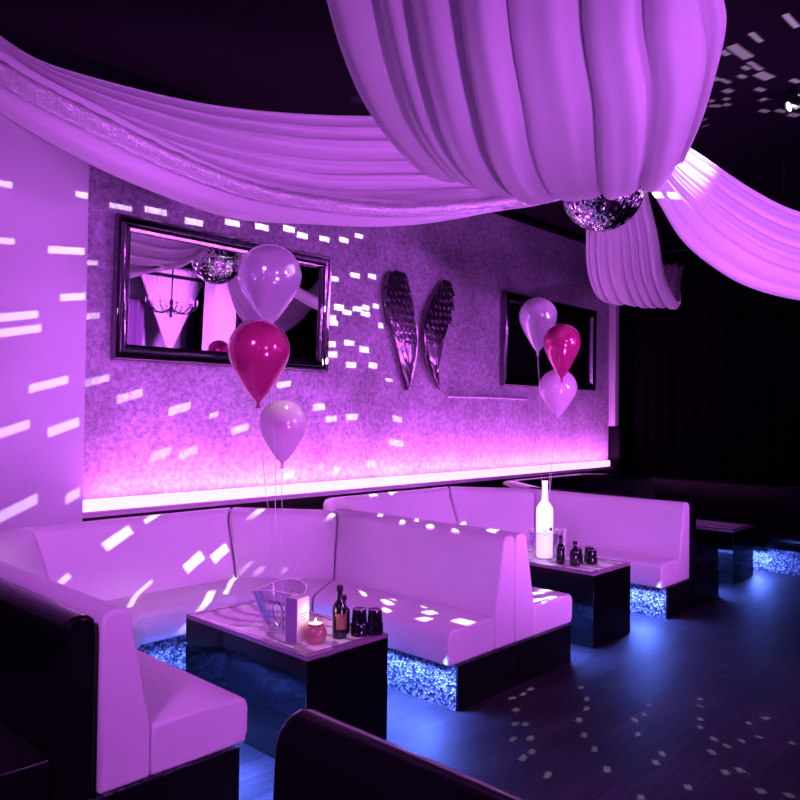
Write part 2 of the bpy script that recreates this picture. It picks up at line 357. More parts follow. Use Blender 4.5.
# ------------------------------------------------------------------ tables
def table(x0,x1,y0,y1,label):
    root=thing('lounge_table',((x0+x1)/2,(y0+y1)/2,0),label,'table','black box tables between the booth seats')
    h=.505
    mb=MB(); mb.box(x0,x1,y0,y1,0,h-.022); mb.build('base',M['black_lacquer'],root,bev=.003)
    mb=MB(); w=.035
    mb.box(x0,x1,y0,y0+w,h-.0215,h); mb.box(x0,x1,y1-w,y1,h-.0215,h); mb.box(x0,x0+w,y0+w,y1-w,h-.0215,h); mb.box(x1-w,x1,y0+w,y1-w,h-.0215,h)
    mb.build('edge_frame',M['lac2'],root,bev=.002)['label']='dusky purple rim'
    mb=MB(); mb.box(x0+w,x1-w,y0+w,y1-w,h-.0215,h-.004); mb.build('tabletop',M['marble'],root)['label']='pale marbled inset top'
    return root
M['lac2']=mat('rim_lacquer',(.26,.16,.26),.18,coat=.4)
table(2.11,2.61,2.525,3.50,'black box table with the glass bucket and lit candle on its marbled top')
table(4.58,5.11,2.53,3.50,'black box table with the tall white bottle on it')
table(7.26,7.80,2.58,3.50,'empty black box table with pale top in the far dark booth')
TZ=.502

# ------------------------------------------------------------------ framed mirror and framed black panel
def frame(name,x0,x1,z0,z1,label,cat,glass,gname,tilt=1.2):
    cx=(x0+x1)/2; cz=z0; W=(x1-x0)/2; H=z1-z0
    root=thing(name,(cx,WY-.012,z0),label,cat)
    sx=[(0,0),(0,.045),(.012,.058),(.03,.05),(.038,.035),(.055,.03),(.07,.045),(.085,.05),(.098,.036),(.11,.02),(.11,0)]  # inset, protrusion
    st=[]
    for ux,uz in ((-1,0),(1,0),(1,1),(-1,1)):
        ring=[]
        for ins,pr in sx:
            ring.append((cx+ux*(W-ins),WY-.012-pr,z0+(ins if uz==0 else H-ins)))
        st.append(ring)
    mb=MB(); mb.loft(st,loop=True,caps=False); o=mb.build('moulded_frame',M['chrome_dark'],root,smooth=True,sharp=50); fixn(o)
    mb=MB(); mb.box(x0+.1,x1-.1,WY-.03,WY-.02,z0+.1,z1-.1); mb.build(gname,glass,root)
    mb=MB(); mb.box(x0+.05,x1-.05,WY-.019,WY-.013,z0+.05,z1-.05); mb.build('backing',M['black_base'],root)
    root.rotation_euler.x=R(tilt)
    return root
f1=frame('framed_mirror',2.365,4.275,1.90,2.885,'large dark-framed mirror on the plaster wall behind the nearer balloons','mirror',M['mirror'],'mirror_glass',1.85)
f2=frame('framed_panel',6.83,8.86,1.88,2.925,'dark-framed black panel on the plaster wall behind the farther balloons','picture frame',M['black_panel'],'dark_panel',.6)
for f in (f1,f2): f.location.y-=.004

# ------------------------------------------------------------------ feather wings
def wing(x,z0,z1,outline,mir,yaw,label,seed):
    # outline: (height 0..1, inner edge, outer edge) in metres from the wing axis
    H=z1-z0; rnd=random.Random(seed)
    root=thing('feather_wing',(x,WY-.05,z0),label,'wall ornament','pair of metal wings on the plaster wall')
    cy=math.cos(R(yaw)); sy=math.sin(R(yaw))
    def edges(v):
        for (v0,a0,b0),(v1,a1,b1) in zip(outline,outline[1:]):
            if v<=v1: f=(v-v0)/(v1-v0); f=max(0,f); return a0+(a1-a0)*f,b0+(b1-b0)*f
        return outline[-1][1:]
    def P(u,v,d):
        a,c=edges(min(1,max(0,v))); X=(a+(c-a)*u)*mir
        return (x+X*cy+d*sy*mir*0, WY-.045-abs(c-a)*u*abs(sy)-d-.04*math.sin(PI*min(1,max(0,v))), z0+v*H)
    def feather(mb,u0,v0,u1,v1,wd,d):
        n=8; rows=[]
        A=Vector(P(u0,v0,d)); B=Vector(P(u1,v1,d)); t=(B-A); L=t.length; t.normalize(); nn=t.cross(Vector((0,-1,0))).normalized(); out=Vector((0,-1,0))
        for i in range(n+1):
            q=i/n; hw=wd*(math.sin(PI*min(1,q*.8+.15))**.6); 
            if i==n: hw*=.3
            c=A+t*L*q; row=[]
            for k,dd in ((-1,.0),(-.55,.007),(0,.016),(.55,.007),(1,0)):
                row.append(c+nn*hw*k+out*(dd+.022*q))
            row+=[c+nn*hw-out*.005,c-nn*hw-out*.005]; rows.append(row)
        mb.loft(rows)
    mb=MB()     # solid vane that everything is set on
    st=[]
    for i in range(29):
        v=.01+.97*i/28; st.append([P(0,v,-.015),P(0,v,.006),P(.5,v,.016),P(1,v,.006),P(1,v,-.015)])
    mb.loft(st)
    for k in range(13):
        q=(k%7)/6; lv=k//7
        feather(mb,.12+.80*q,.50-.04*lv+.02*rnd.random(),.25+.5*q,.02+.16*abs(q-.4)+.10*lv,.022,.012+.010*lv)
    o=mb.build('flight_feathers',M['wing'],root,smooth=True); fixn(o)
    mb=MB()
    for r in range(9):
        vv=.40+.066*r; m=5
        for k in range(m):
            q=(k+.5*(r%2))/(m-.5)
            feather(mb,.10+.84*q,min(.985,vv+.10+.015*rnd.random()),.10+.84*q+.05,vv-.02+.015*rnd.random(),.024+.006*rnd.random(),.020+.004*r*.5)
    o=mb.build('covert_feathers',M['wing'],root,smooth=True); fixn(o)
    mb=MB(); pts=[];rad=[]
    for i in range(25):
        v=.0+i/24*.98; pts.append(P(.03,v,.018)); rad.append(.007+.013*math.sin(PI*min(1,.08+v*.85)))
    mb.tube(pts,rad,8); o=mb.build('leading_edge',M['wing'],root,smooth=True); fixn(o)
    return root
wing(5.27,1.77,2.90,[(0,.02,.0),(.12,.05,-.08),(.3,.09,-.15),(.47,.10,-.20),(.52,.09,-.27),(.7,.04,-.32),(.85,0,-.33),(.96,-.03,-.27),(1,-.10,-.16)],1,0,'left one of two dark metal feather wings, broader, beside the mirror',3)
wing(5.45,1.80,2.91,[(0,-.30,-.28),(.1,-.17,-.22),(.25,-.06,-.20),(.42,-.01,-.21),(.5,0,-.31),(.66,-.05,-.38),(.82,-.16,-.42),(.94,-.28,-.42),(1,-.36,-.40)],-1,5,'right one of two dark metal feather wings, narrower and angled out',5)

# ------------------------------------------------------------------ swags
def cr(pts,t):
    n=len(pts)-1; x=min(max(t,0),1)*n; i=min(int(x),n-1); f=x-i
    p0=pts[max(i-1,0)];p1=pts[i];p2=pts[i+1];p3=pts[min(i+2,n)]
    return tuple(.5*((2*b2)+(-a+c)*f+(2*a-5*b2+4*c-d)*f*f+(-a+3*b2-3*c+d)*f**3) for a,b2,c,d in zip(p0,p1,p2,p3))
def arc(pts,n):
    # even resample of a row
    L=[0.];q=[cr(pts,i/200) for i in range(201)]
    for a,b2 in zip(q,q[1:]): L.append(L[-1]+(Vector(a)-Vector(b2)).length)
    out=[];k=0
    for i in range(n+1):
        d=L[-1]*i/n
        while k<199 and L[k+1]<d: k+=1
        f=(d-L[k])/max(1e-9,L[k+1]-L[k]); out.append(Vector(q[k]).lerp(Vector(q[k+1]),min(1,max(0,f))))
    return out
def sheet(rows,nfold,amp,n=90,m=120,seed=0,nrm=None,taper=(1,1),wob=.12,skew=.62,drift=0):
    rnd=random.Random(seed); rr=[arc(r,n) for r in rows]
    cs=[0]
    for k in range(nfold): cs.append(cs[-1]+.55+rnd.random())
    cs=[c/cs[-1] for c in cs]; am=[.6+.7*rnd.random() for _ in range(nfold)]
    G=[]
    for i in range(n+1):
        t=i/n; row=[]
        col=[tuple(r[i]) for r in rr]
        for j in range(m+1):
            s=j/m; row.append(Vector(cr(col,s)))
        G.append(row)
    out=[]
    for i in range(n+1):
        t=i/n; row=[]
        ta=taper[0]*(1-t)+taper[1]*t
        for j in range(m+1):
            s=j/m
            du=G[min(i+1,n)][j]-G[max(i-1,0)][j]; dv=G[i][min(j+1,m)]-G[i][max(j-1,0)]
            nv=du.cross(dv); nv=nv.normalized() if nv.length>1e-9 else Vector((0,0,1))
            if nrm is not None and nv.dot(nrm)<0: nv=-nv
            ss=min(.9999,max(0,s+drift*math.sin(t*PI)*math.sin(s*PI)))
            k=max(q for q in range(nfold) if cs[q]<=ss); f=(ss-cs[k])/(cs[k+1]-cs[k])
            h=math.sin(PI*f**skew)**.62*am[k]            # rounded pleat, sharp valley
            h+= wob*math.sin(2*PI*(f*1.3+t*.8+k))*math.sin(PI*f)
            h+= wob*.4*math.sin(t*5+k*2.1)*math.sin(PI*f)
            row.append(G[i][j]+nv*amp*h*ta)
        out.append(row)
    return out
def add_sheet(mb,G,):
    n=len(G);m=len(G[0]); mb.add([p for r in G for p in r],[(i*m+j,i*m+j+1,(i+1)*m+j+1,(i+1)*m+j) for i in range(n-1) for j in range(m-1)])
def cloth(name,Gs,mt,parent,th=.004):
    mb=MB(); 
    for G in Gs: add_sheet(mb,G)
    o=mb.build(name,mt,parent,smooth='all')
    s=o.modifiers.new('thick','SOLIDIFY'); s.thickness=th; s.offset=0
    return o
BALL=Vector((4.665,2.53,3.09)); BR=.275
HUB=(4.72,2.50,3.52)
# left swag : rear pleated sheet and front twisted strip with a sequin band
rA=thing('ceiling_swag',(4.7,2.5,3.5),'pale pleated fabric swag looping from the mirror ball to the upper left corner','fabric swag','ceiling swags meeting over the mirror ball')
up=[(4.70,2.56,3.60),(4.25,2.83,3.53),(3.776,3.144,3.488),(3.422,3.391,3.423),(2.978,3.70,3.387),(2.48,4.047,3.393),(1.915,4.441,3.484),(1.60,4.66,3.58),(1.3,4.78,3.74)]
lo=[(4.66,2.48,3.45),(4.35,2.72,3.10),(3.95,3.00,2.93),(3.507,3.30,2.86),(3.0,3.66,2.83),(2.48,4.02,2.97),(2.0,4.35,3.22),(1.6,4.62,3.48),(1.3,4.76,3.70)]
mid=[tuple((a*.5+b2*.5) for a,b2 in zip(p,q)) for p,q in zip(up,lo)]
cloth('pleated_drape',[sheet([up,mid,lo],6,.16,n=80,m=140,seed=4,nrm=Vector((.3,-1,0)),taper=(.5,.7),drift=.05)],M['fabric'],rA)
def off(rw): return [(x-.05*min(1,max(0,(4.6-x)/.6)),y-.09*min(1,max(0,(4.6-x)/.6)),z-.03-.09*min(1,max(0,(3-x)/1.2))) for x,y,z in rw]
fu=[(4.66,2.42,3.42),(4.30,2.63,3.05),(3.85,2.94,2.90),(3.242,3.40,2.86),(2.781,3.72,2.91),(2.436,3.96,3.051),(2.008,4.26,3.327),(1.644,4.52,3.556),(1.45,4.64,3.70)]
fl=[(4.64,2.40,3.34),(4.35,2.56,3.05),(4.061,2.78,2.95),(3.508,3.18,2.775),(3.243,3.36,2.722),(2.985,3.55,2.715),(2.585,3.83,2.747),(2.248,4.06,2.88),(1.93,4.28,3.05),(1.56,4.55,3.30),(1.35,4.68,3.48)]
fm=[(4.64,2.36,3.38),(4.30,2.56,3.05),(3.9,2.83,2.905),(3.38,3.22,2.80),(3.0,3.47,2.80),(2.63,3.74,2.88),(2.30,3.96,3.02),(1.98,4.18,3.20),(1.60,4.46,3.43),(1.38,4.62,3.60)]
fu,fm,fl=off(fu),off(fm),off(fl)
Gf=sheet([fu,fm,fl],3,.06,n=80,m=60,seed=11,nrm=Vector((.3,-1,0)),taper=(.6,1))
cloth('front_fold',[Gf],M['fabric'],rA)
Gb=[[p+Vector((-.004,-.02+.006*math.sin(i*1.7+j*.5),.004*math.sin(i*2.3+j))) for j,p in enumerate(r[20:38])] for i,r in enumerate(Gf[10:])]
cloth('sequin_band',[Gb],M['sequin'],rA,.003)['label']='narrow crinkled sequin trim'
# right swag
rC=thing('ceiling_swag',(4.72,2.5,3.5),'pale fabric swag from the mirror ball out past the right edge, whitest there','fabric swag','ceiling swags meeting over the mirror ball')
cu=[(4.80,2.46,3.60),(5.0,2.31,3.52),(5.231,2.161,3.417),(5.646,1.895,3.175),(6.006,1.665,3.041),(6.6,1.27,2.97),(7.3,.83,3.08),(7.9,.45,3.35),(8.35,.2,3.75)]
cl=[(4.74,2.42,3.40),(4.83,2.36,3.20),(4.953,2.28,3.051),(5.10,2.17,2.785),(5.302,2.03,2.603),(5.578,1.85,2.464),(6.007,1.58,2.395),(6.6,1.19,2.42),(7.3,.77,2.68),(7.9,.43,3.1),(8.35,.2,3.65)]
cm=[(4.76,2.40,3.5),(4.95,2.25,3.30),(5.12,2.12,3.10),(5.40,1.95,2.88),(5.75,1.73,2.70),(6.2,1.44,2.63),(6.8,1.05,2.68),(7.4,.70,2.88),(7.95,.42,3.24),(8.35,.18,3.7)]
cloth('pleated_drape',[sheet([cu,cm,cl],7,.06,n=80,m=110,seed=21,nrm=Vector((-.5,-.8,0)),taper=(.5,1.1),drift=.06)],M['fabric'],rC)
# far swag
def VW(Z,x,z): return (.7269*Z+.6864*x,.6865*Z-.7271*x,z)
dL=[(4.75,2.615,3.59),(4.931,2.787,3.23),(5.191,2.949,2.95),(5.557,3.144,2.73),(6.051,3.349,2.615),(6.558,3.539,2.63),(7.253,3.824,2.79),(8.04,4.155,3.08),(9.003,4.445,3.53)]
dM=[(4.832,2.528,3.53),(5.076,2.634,3.17),(5.379,2.749,2.89),(5.773,2.915,2.67),(6.291,3.094,2.555),(6.809,3.274,2.57),(7.503,3.558,2.73),(8.287,3.893,3.02),(9.226,4.209,3.47)]
dR=[(4.914,2.441,3.54),(5.22,2.482,3.18),(5.568,2.549,2.9),(5.989,2.686,2.68),(6.531,2.84,2.565),(7.06,3.009,2.58),(7.754,3.293,2.74),(8.534,3.631,3.03),(9.449,3.973,3.48)]
dL,dM,dR=[[(x,y,z+.06) for x,y,z in q] for q in (dL,dM,dR)]
rD=thing('ceiling_swag',(4.75,2.52,3.5),'small pale fabric swag hanging behind the mirror ball towards the dark curtain','fabric swag','ceiling swags meeting over the mirror ball')
cloth('pleated_drape',[sheet([dL,dM,dR],8,.05,n=80,m=110,seed=31,nrm=Vector((-.3,-.3,-1)),taper=(.8,1.1))],M['fabric'],rD)
bL=[(4.654,2.717,3.56),(3.878,2.81,3.2),(3.186,2.597,2.9),(2.64,2.301,2.66),(2.181,2.059,2.62),(1.749,1.789,2.6),(1.358,1.475,2.54),(1.017,1.18,2.5),(0.59,0.832,2.6),(0.085,0.493,2.86),(-0.561,0.158,3.3),(-1.066,-0.182,3.75)]
bM1=[(4.719,2.648,3.56),(4.067,2.61,3.136),(3.402,2.367,2.74),(2.85,2.079,2.548),(2.39,1.838,2.476),(1.948,1.578,2.44),(1.531,1.291,2.404),(1.158,1.031,2.42),(0.71,0.705,2.52),(0.195,0.376,2.812),(-0.475,0.067,3.284),(-1.006,-0.245,3.75)]
bM2=[(4.797,2.565,3.56),(4.294,2.37,3.12),(3.662,2.093,2.7),(3.101,1.813,2.52),(2.641,1.572,2.44),(2.187,1.325,2.4),(1.739,1.071,2.37),(1.326,0.852,2.4),(0.854,0.552,2.5),(0.326,0.237,2.8),(-0.373,-0.042,3.28),(-0.934,-0.322,3.75)]
bM3=[(4.862,2.496,3.56),(4.482,2.17,3.14),(3.878,1.864,2.763),(3.31,1.591,2.58),(2.851,1.35,2.51),(2.386,1.114,2.475),(1.912,0.887,2.433),(1.467,0.703,2.438),(0.974,0.425,2.53),(0.436,0.12,2.815),(-0.287,-0.133,3.285),(-0.874,-0.385,3.75)]
bR=[(4.914,2.441,3.56),(4.633,2.01,3.2),(4.051,1.68,2.95),(3.478,1.414,2.76),(3.018,1.172,2.72),(2.545,0.946,2.7),(2.051,0.74,2.62),(1.58,0.584,2.55),(1.07,0.323,2.62),(0.524,0.027,2.86),(-0.218,-0.206,3.3),(-0.826,-0.436,3.75)]
rB=thing('ceiling_swag',(4.72,2.48,3.5),'huge pleated fabric swag overhead, filling the top centre of the photo','fabric swag','ceiling swags meeting over the mirror ball')
def lift(rw,d0): return [(x,y,z+d0*math.exp(-((x-3.4)/1.3)**2)) for x,y,z in rw]
bL,bM1,bM2,bM3,bR=[lift(q,.09) for q in (bL,bM1,bM2,bM3,bR)]
bR=[(x-.03,y+.05,z) for x,y,z in bR]
cloth('pleated_drape',[sheet([bL,bM1,bM2,bM3,bR],8,.085,n=110,m=200,seed=42,nrm=Vector((0,0,-1)),taper=(.8,.9))],M['fabric'],rB)

# ------------------------------------------------------------------ mirror ball
# (azimuth, elevation, half widths) in degrees of holes cut in the shell so an added inner lamp throws spots
BEAMS=[
(142.267,-2.658,0.385,0.277),(137.507,-2.339,0.433,0.329),(132.708,-2.408,1.041,0.304),(129.195,-2.072,1.189,0.399),(124.565,-2.582,1.192,0.441),
(118.824,-1.564,1.22,0.492),(113.526,-1.175,1.333,0.534),(107.904,-0.44,1.309,0.574),(142.152,-7.798,0.445,0.27),(138.491,-8.366,1.233,0.358),
(135.101,-9.127,0.44,0.272),(138.013,-13.087,0.881,0.353),(141.369,-14.503,1.105,0.354),(134.86,-14.866,0.564,0.316),(141.24,-15.806,1.195,0.353),
(139.474,-20.965,1.233,0.362),(134.518,-21.488,1.039,0.354),(131.542,-23.918,1.256,0.428),(125.989,-26.881,1.376,0.468),(141.516,-23.846,0.879,0.371),
(138.463,-25.077,1.057,0.408),(117.025,-31.553,1.481,0.442),(128.175,-30.897,1.197,0.429),(124.788,-31.953,1.207,0.451),(137.744,-31.031,0.504,0.397),
(141.15,-29.883,1.071,0.398),(139.855,-36.594,1.454,0.459),(134.983,-42.976,1.408,0.511),(131.437,-44.057,1.425,0.488),(108.533,-27.101,1.512,0.444),
(107.151,-38.882,1.161,0.361),(135.273,-36.791,1.655,0.24),(145.124,-36.741,0.437,0.237),(126.8,-43.323,0.965,0.359),(104.777,-1.091,1.282,0.542),
(99.273,-0.799,1.281,0.518),(93.976,-0.07,1.305,0.538),(89.678,1.544,1.145,0.441),(96.604,-8.516,1.211,0.509),(90.707,-7.037,1.361,0.533),
(85.658,-6.529,1.188,0.492),(99.986,-15.145,0.619,0.479),(95.136,-14.037,1.378,0.589),(92.876,-14.827,1.342,0.445),(89.86,-13.844,1.306,0.508),
(87.351,-13.306,1.034,0.517),(87.478,-14.601,1.403,0.51),(84.34,-12.589,0.9,0.474),(97.283,-16.114,1.343,0.473),(96.725,-17.118,1.421,0.47),
(97.327,-20.985,1.412,0.534),(92.2,-20.606,1.499,0.509),(87.651,-21.521,1.407,0.561),(96.752,-22.826,1.355,0.522),(99.959,-24.631,0.685,0.431),
(91.549,-24.536,1.438,0.525),(85.042,-24.257,1.354,0.544),(100.136,-31.139,1.532,0.478),(96.937,-33.073,1.475,0.432),(91.079,-32.952,1.517,0.446),
(82.743,-16.381,0.756,0.51),(77.348,-32.582,1.524,0.436),(77.577,-36.184,2.287,0.435),(85.605,-39.325,1.506,0.322),(80.088,-26.396,1.068,0.267),
(99.682,-39.035,0.88,0.31),(95.131,-39.808,0.952,0.308),(85.895,-39.713,1.053,0.254),(85.509,-46.809,1.657,0.499),(92.6,-46.851,1.344,0.34),
(127.926,-50.736,0.549,0.354),(129.454,-56.246,3.256,0.291),(140.371,-60.694,4.379,0.182),(152.318,-61.103,1.769,0.301),(161.712,-62.633,1.713,0.214),
(65.065,-50.843,0.802,0.226),(168.893,-66.486,2.039,0.572),(144.762,-58.678,4.056,0.251),(155.321,-59.977,2.564,0.365),(160.727,-58.834,1.819,0.388),
(167.673,-61.81,1.595,0.631),(170.72,-60.201,1.383,0.584),(179.828,-62.178,4.5,0.727),(134.081,-47.155,3.665,0.207),(139.532,-47.245,3.265,0.169),
(144.604,-46.187,3.825,0.283),(143.893,-41.609,3.99,0.161),(130.972,-48.533,0.261,0.34),(131.031,-50.688,0.16,0.233),(165.198,-78.053,2.623,0.937),
(160.23,-80.205,3.477,0.917),(176.289,-75.322,1.783,0.874),(-179.805,-75.45,1.227,0.581),(178.64,-77.537,2.398,1.058),(-173.368,-71.938,0.828,0.459),
(-173.352,-70.317,0.745,0.431),(-174.294,-68.828,0.689,0.405),(-170.008,-66.611,0.763,0.448),(-167.265,-63.997,0.555,0.398),(-165.527,-64.411,0.557,0.408),
(-165.266,-61.484,0.403,0.408),(-162.903,-62.211,0.545,0.425),(-161.878,-59.086,0.451,0.406),(-161.225,-60.164,0.417,0.379),(-157.728,-57.549,0.395,0.412),
(-158.51,-74.872,0.917,0.423),(-155.261,-72.023,0.728,0.475),(-154.686,-69.73,0.618,0.433),(-155.883,-67.002,0.605,0.462),(-154.261,-64.269,0.506,0.47),
(-152.242,-62.143,0.44,0.418),(-150.446,-59.442,0.424,0.405),(-146.759,-75.937,0.985,0.433),(-133.095,-74.334,0.909,0.384),(-123.498,-75.397,1.086,0.37),
(-137.089,-71.616,0.72,0.442),(-140.235,-69.534,0.612,0.411),(-143.314,-68.154,0.643,0.471),(-144.054,-65.432,0.537,0.414),(-141.54,-62.358,0.445,0.405),
(-143.231,-60.966,0.464,0.377),(-140.731,-58.002,0.437,0.307),(-118.413,-72.384,0.771,0.311),(-122.161,-70.951,0.66,0.305),(-127.373,-68.384,0.625,0.358),
(-129.789,-66.893,0.552,0.34),(-117.742,-66.806,0.654,0.239),(-111.863,-67.083,0.751,0.223),(-120.907,-64.475,0.539,0.274),(-125.245,-64.145,0.575,0.282),
(-129.201,-63.538,0.526,0.34),(-129.972,-64.73,0.561,0.365),(-133.005,-62.71,0.549,0.335),(-134.18,-59.926,0.515,0.333),(-131.736,-60.142,0.535,0.331),
(-132.088,-57.624,0.507,0.28),(-129.285,-57.083,0.509,0.263),(-117.076,-62.99,0.534,0.24),(-146.857,-56.49,0.394,0.245),(-137.237,-77.641,1.186,0.332),
(121.281,-28.864,0.646,0.309),(-44.713,-3.188,3.315,2.2),(168.421,-22.245,0.003,0.447),(169.898,-19.347,0.233,0.548),
]
def mirror_ball(BALL,BR,BEAMS,label):
    root=thing('mirror_ball',tuple(BALL),label,'disco ball')
    az=[-180+k*5 for k in range(72)]; el=[-88+k*4 for k in range(45)]
    for a,e,wa,we in BEAMS: az+=[a-wa,a+wa]; el+=[e-we,e+we]
    def uniq(l):
        l=sorted(l); o=[l[0]]
        for x in l[1:]:
            if x-o[-1]>1e-4:o.append(x)
        return o
    az=uniq([((a+180)%360)-180 for a in az]); el=uniq(el); na=len(az); ne=len(el)
    import bisect
    hole=set()
    for a,e,wa,we in BEAMS:
        i0=bisect.bisect_left(az,a-wa-2e-4); i1=bisect.bisect_left(az,a+wa-2e-4)
        j0=bisect.bisect_left(el,e-we-2e-4); j1=bisect.bisect_left(el,e+we-2e-4)
        for i in range(i0,i1):
            for j in range(j0,j1): hole.add((i,j))
    vs=[];fs=[]
    for e in el:
        for a in az:
            vs.append((BR*math.cos(R(e))*math.cos(R(a)),BR*math.cos(R(e))*math.sin(R(a)),BR*math.sin(R(e))))
    for j in range(ne-1):
        for i in range(na):
            if (i,j) in hole: continue
            k=(i+1)%na; fs.append((j*na+i,j*na+k,(j+1)*na+k,(j+1)*na+i))
    fs.append(tuple(range(na-1,-1,-1))); fs.append(tuple((ne-1)*na+i for i in range(na)))
    me=bpy.data.meshes.new('tiled_sphere'); me.from_pydata(vs,[],fs); me.materials.append(M['ball']); me.update()
    o=bpy.data.objects.new('tiled_sphere',me); COL.objects.link(o); o.parent=root
    for p in me.polygons: p.use_smooth=True
    mb=MB(); mb.lathe([(.03,BR-.012),(.045,BR-.004),(.045,BR+.02),(.02,BR+.03),(.008,BR+.035),(.008,CZ-BALL.z-.02),(.05,CZ-BALL.z-.018),(.05,CZ-BALL.z)],16)
    o=mb.build('hanging_rod',M['black_metal'],None,smooth=True); o.parent=root
    return root
mirror_ball(BALL,BR,BEAMS,'mirror-tiled disco ball hanging where the fabric swags meet')
HELPER_BEAMS=[
(88.019,16.389,2.292,0.103),(86.83,15.166,1.642,0.084),(84.552,14.442,2.43,0.156),(85.629,14.118,0.867,0.083),(80.311,14.304,0.852,0.077),
(79.851,14.059,0.731,0.077),(78.654,14.275,0.84,0.08),(75.894,14.079,1.418,0.171),(78.026,13.691,0.703,0.08),(79.919,13.172,0.589,0.075),
(78.544,13.251,0.978,0.058),(75.677,12.931,0.656,0.103),(72.681,13.459,0.757,0.09),(73.774,12.596,0.452,0.064),(72.285,12.374,0.529,0.065),
(69.359,13.066,0.718,0.096),(66.569,12.534,0.764,0.075),(64.602,12.719,0.842,0.078),(71.049,14.374,0.886,0.098),(70.018,11.357,0.961,0.206),
(62.003,12.64,0.818,0.11),(74.845,12.306,0.447,0.061),(73.481,12.124,0.437,0.063),(72.916,12.195,0.525,0.064),
]
HELPER_BALL=Vector((4.6,-1.2,3.1))  # second ball added out of view to throw the ceiling spots
mirror_ball(HELPER_BALL,.18,HELPER_BEAMS,'smaller unseen mirror ball, added past the right edge to throw ceiling spots')
bl=bpy.data.lights.new('ball_beams','POINT'); bl.energy=1000; bl.color=(1,.86,.97); bl.shadow_soft_size=.0004  # lamp added inside the shell; its spots stand in for tile reflections
blo=bpy.data.objects.new('ball_beams',bl); blo.location=BALL; COL.objects.link(blo)
bl2=bl.copy(); bl2.energy=30000; bl2.shadow_soft_size=.0002; blo2=bpy.data.objects.new('ball_beams',bl2); blo2.location=HELPER_BALL; COL.objects.link(blo2)  # inner lamp of the added second ball

# ------------------------------------------------------------------ balloons
def balloon(c,r,h,mt,tie,label,cat,group,k=1):
    c=[q*k if i<2 else 1.55+(q-1.55)*k for i,q in enumerate(c)]; r*=k; h*=k
    c=Vector(c); root=thing('balloon',tuple(c),label,cat,group)
    top=r*1.0; bot=h-top
    pr=[]
    n=26
    for i in range(n+1):
        a=PI*.5*i/n; pr.append((max(.0005,r*math.sin(a)),top*math.cos(a)))
    for i in range(1,n+1):
        t=i/n; rr=r*(math.cos(t*PI/2)**.82*(1-.22*math.sin(t*PI)*t)) if t<1 else 0
        pr.append((max(.009,rr),-bot*t*.985))
    pr=pr[::-1]
    mb=MB(); mb.lathe(pr,36); bd=mb.build('body',mt,None,smooth='all'); bd.parent=root
    mb=MB(); mb.lathe([(.006,-bot*.975),(.011,-bot*.985-.004),(.006,-bot*.985-.010),(.008,-bot*.985-.016),(.015,-bot*.985-.026),(.011,-bot*.985-.026)],14)
    o=mb.build('knot',mt,None,smooth=True); o.parent=bd
    a=c+Vector((0,0,-bot-.012)); tv=Vector(tie); pts=[]
    ph=random.random()*6
    for i in range(31):
        t=i/30; p=a.lerp(tv,t); w=math.sin(t*PI)*.012
        pts.append(p+Vector((math.sin(t*13+ph)*w,math.cos(t*9+ph)*w,0))-root.location)
    mb=MB(); mb.tube(pts,.0014,5); o=mb.build('string',M['string'],None,smooth=True); o.parent=root
    return root
g1='balloons floating over the nearer table'; g2='balloons floating over the farther table'
T1=(2.258,2.93,.515); T2=(4.79,3.05,.80)
balloon((2.252,3.016,2.223),.155,.403,M['pearl'],(2.25,2.88,.515),'large pearly lilac balloon, topmost of the nearer bunch, in front of the mirror','balloon',g1,1.03)
balloon((2.163,2.975,1.85),.147,.402,M['magenta'],(2.252,2.905,.515),'large shiny magenta balloon in the nearer bunch, below the mirror corner','balloon',g1,.96)
balloon((2.423,3.117,1.493),.125,.33,M['pink'],(2.272,2.915,.515),'pale pink balloon hanging lowest in the nearer bunch','balloon',g1)
balloon((4.759,3.098,2.289),.139,.41,M['pearl'],(4.79,3.055,.815),'pearly lilac balloon, topmost of the farther bunch','balloon',g2)
balloon((4.754,2.891,2.083),.133,.40,M['magenta'],(4.80,3.045,.815),'shiny magenta balloon in the middle of the farther bunch','balloon',g2,.965)
balloon((4.785,2.94,1.754),.138,.355,M['pink'],(4.805,3.05,.815),'pale pink balloon, lowest of the farther bunch','balloon',g2,1.03)

# ------------------------------------------------------------------ things on the tables
def bucket(x,y,z,r0,r1,h,label,wavy=True):
    root=thing('ice_bucket',(x,y,z),label,'ice bucket')
    seg=64; st=[]
    def ring(r,zz,w):
        return [(r*(1+.0*w)*math.cos(2*PI*j/seg)*(1+.10*w*math.cos(4*PI*j/seg)),r*math.sin(2*PI*j/seg)*(1-.06*w),zz+w*.018*math.sin(4*PI*j/seg+.6)) for j in range(seg)]
    prof=[(.001,0.0,0),(r0*.9,0,0),(r0,.008,0),(r0+(r1-r0)*.3,h*.3,.1),(r0+(r1-r0)*.65,h*.65,.5),(r1,h,1),(r1-.006,h,1),(r0+(r1-r0)*.65-.005,h*.65,.5),(r0+(r1-r0)*.3-.005,h*.3,.1),(r0-.006,.016,0),(.001,.014,0)]
    for r,zz,w in prof: st.append(ring(r,zz,w if wavy else 0))
    mb=MB(); mb.loft(st); o=mb.build('body',M['clear'],None,smooth=True,sharp=70); o.parent=root
    mb=MB(); pts=ring(r1,h,1 if wavy else 0); mb.tube(pts+pts[:2],.0028,6); o=mb.build('rim',M['rim_clear'],None,smooth=True); o.parent=root; o['label']='pale polished rim'
    return root
bk=bucket(2.268,2.925,TZ,.068,.128,.205,'clear wavy-rimmed glass bucket on the nearest table beside the menu card')
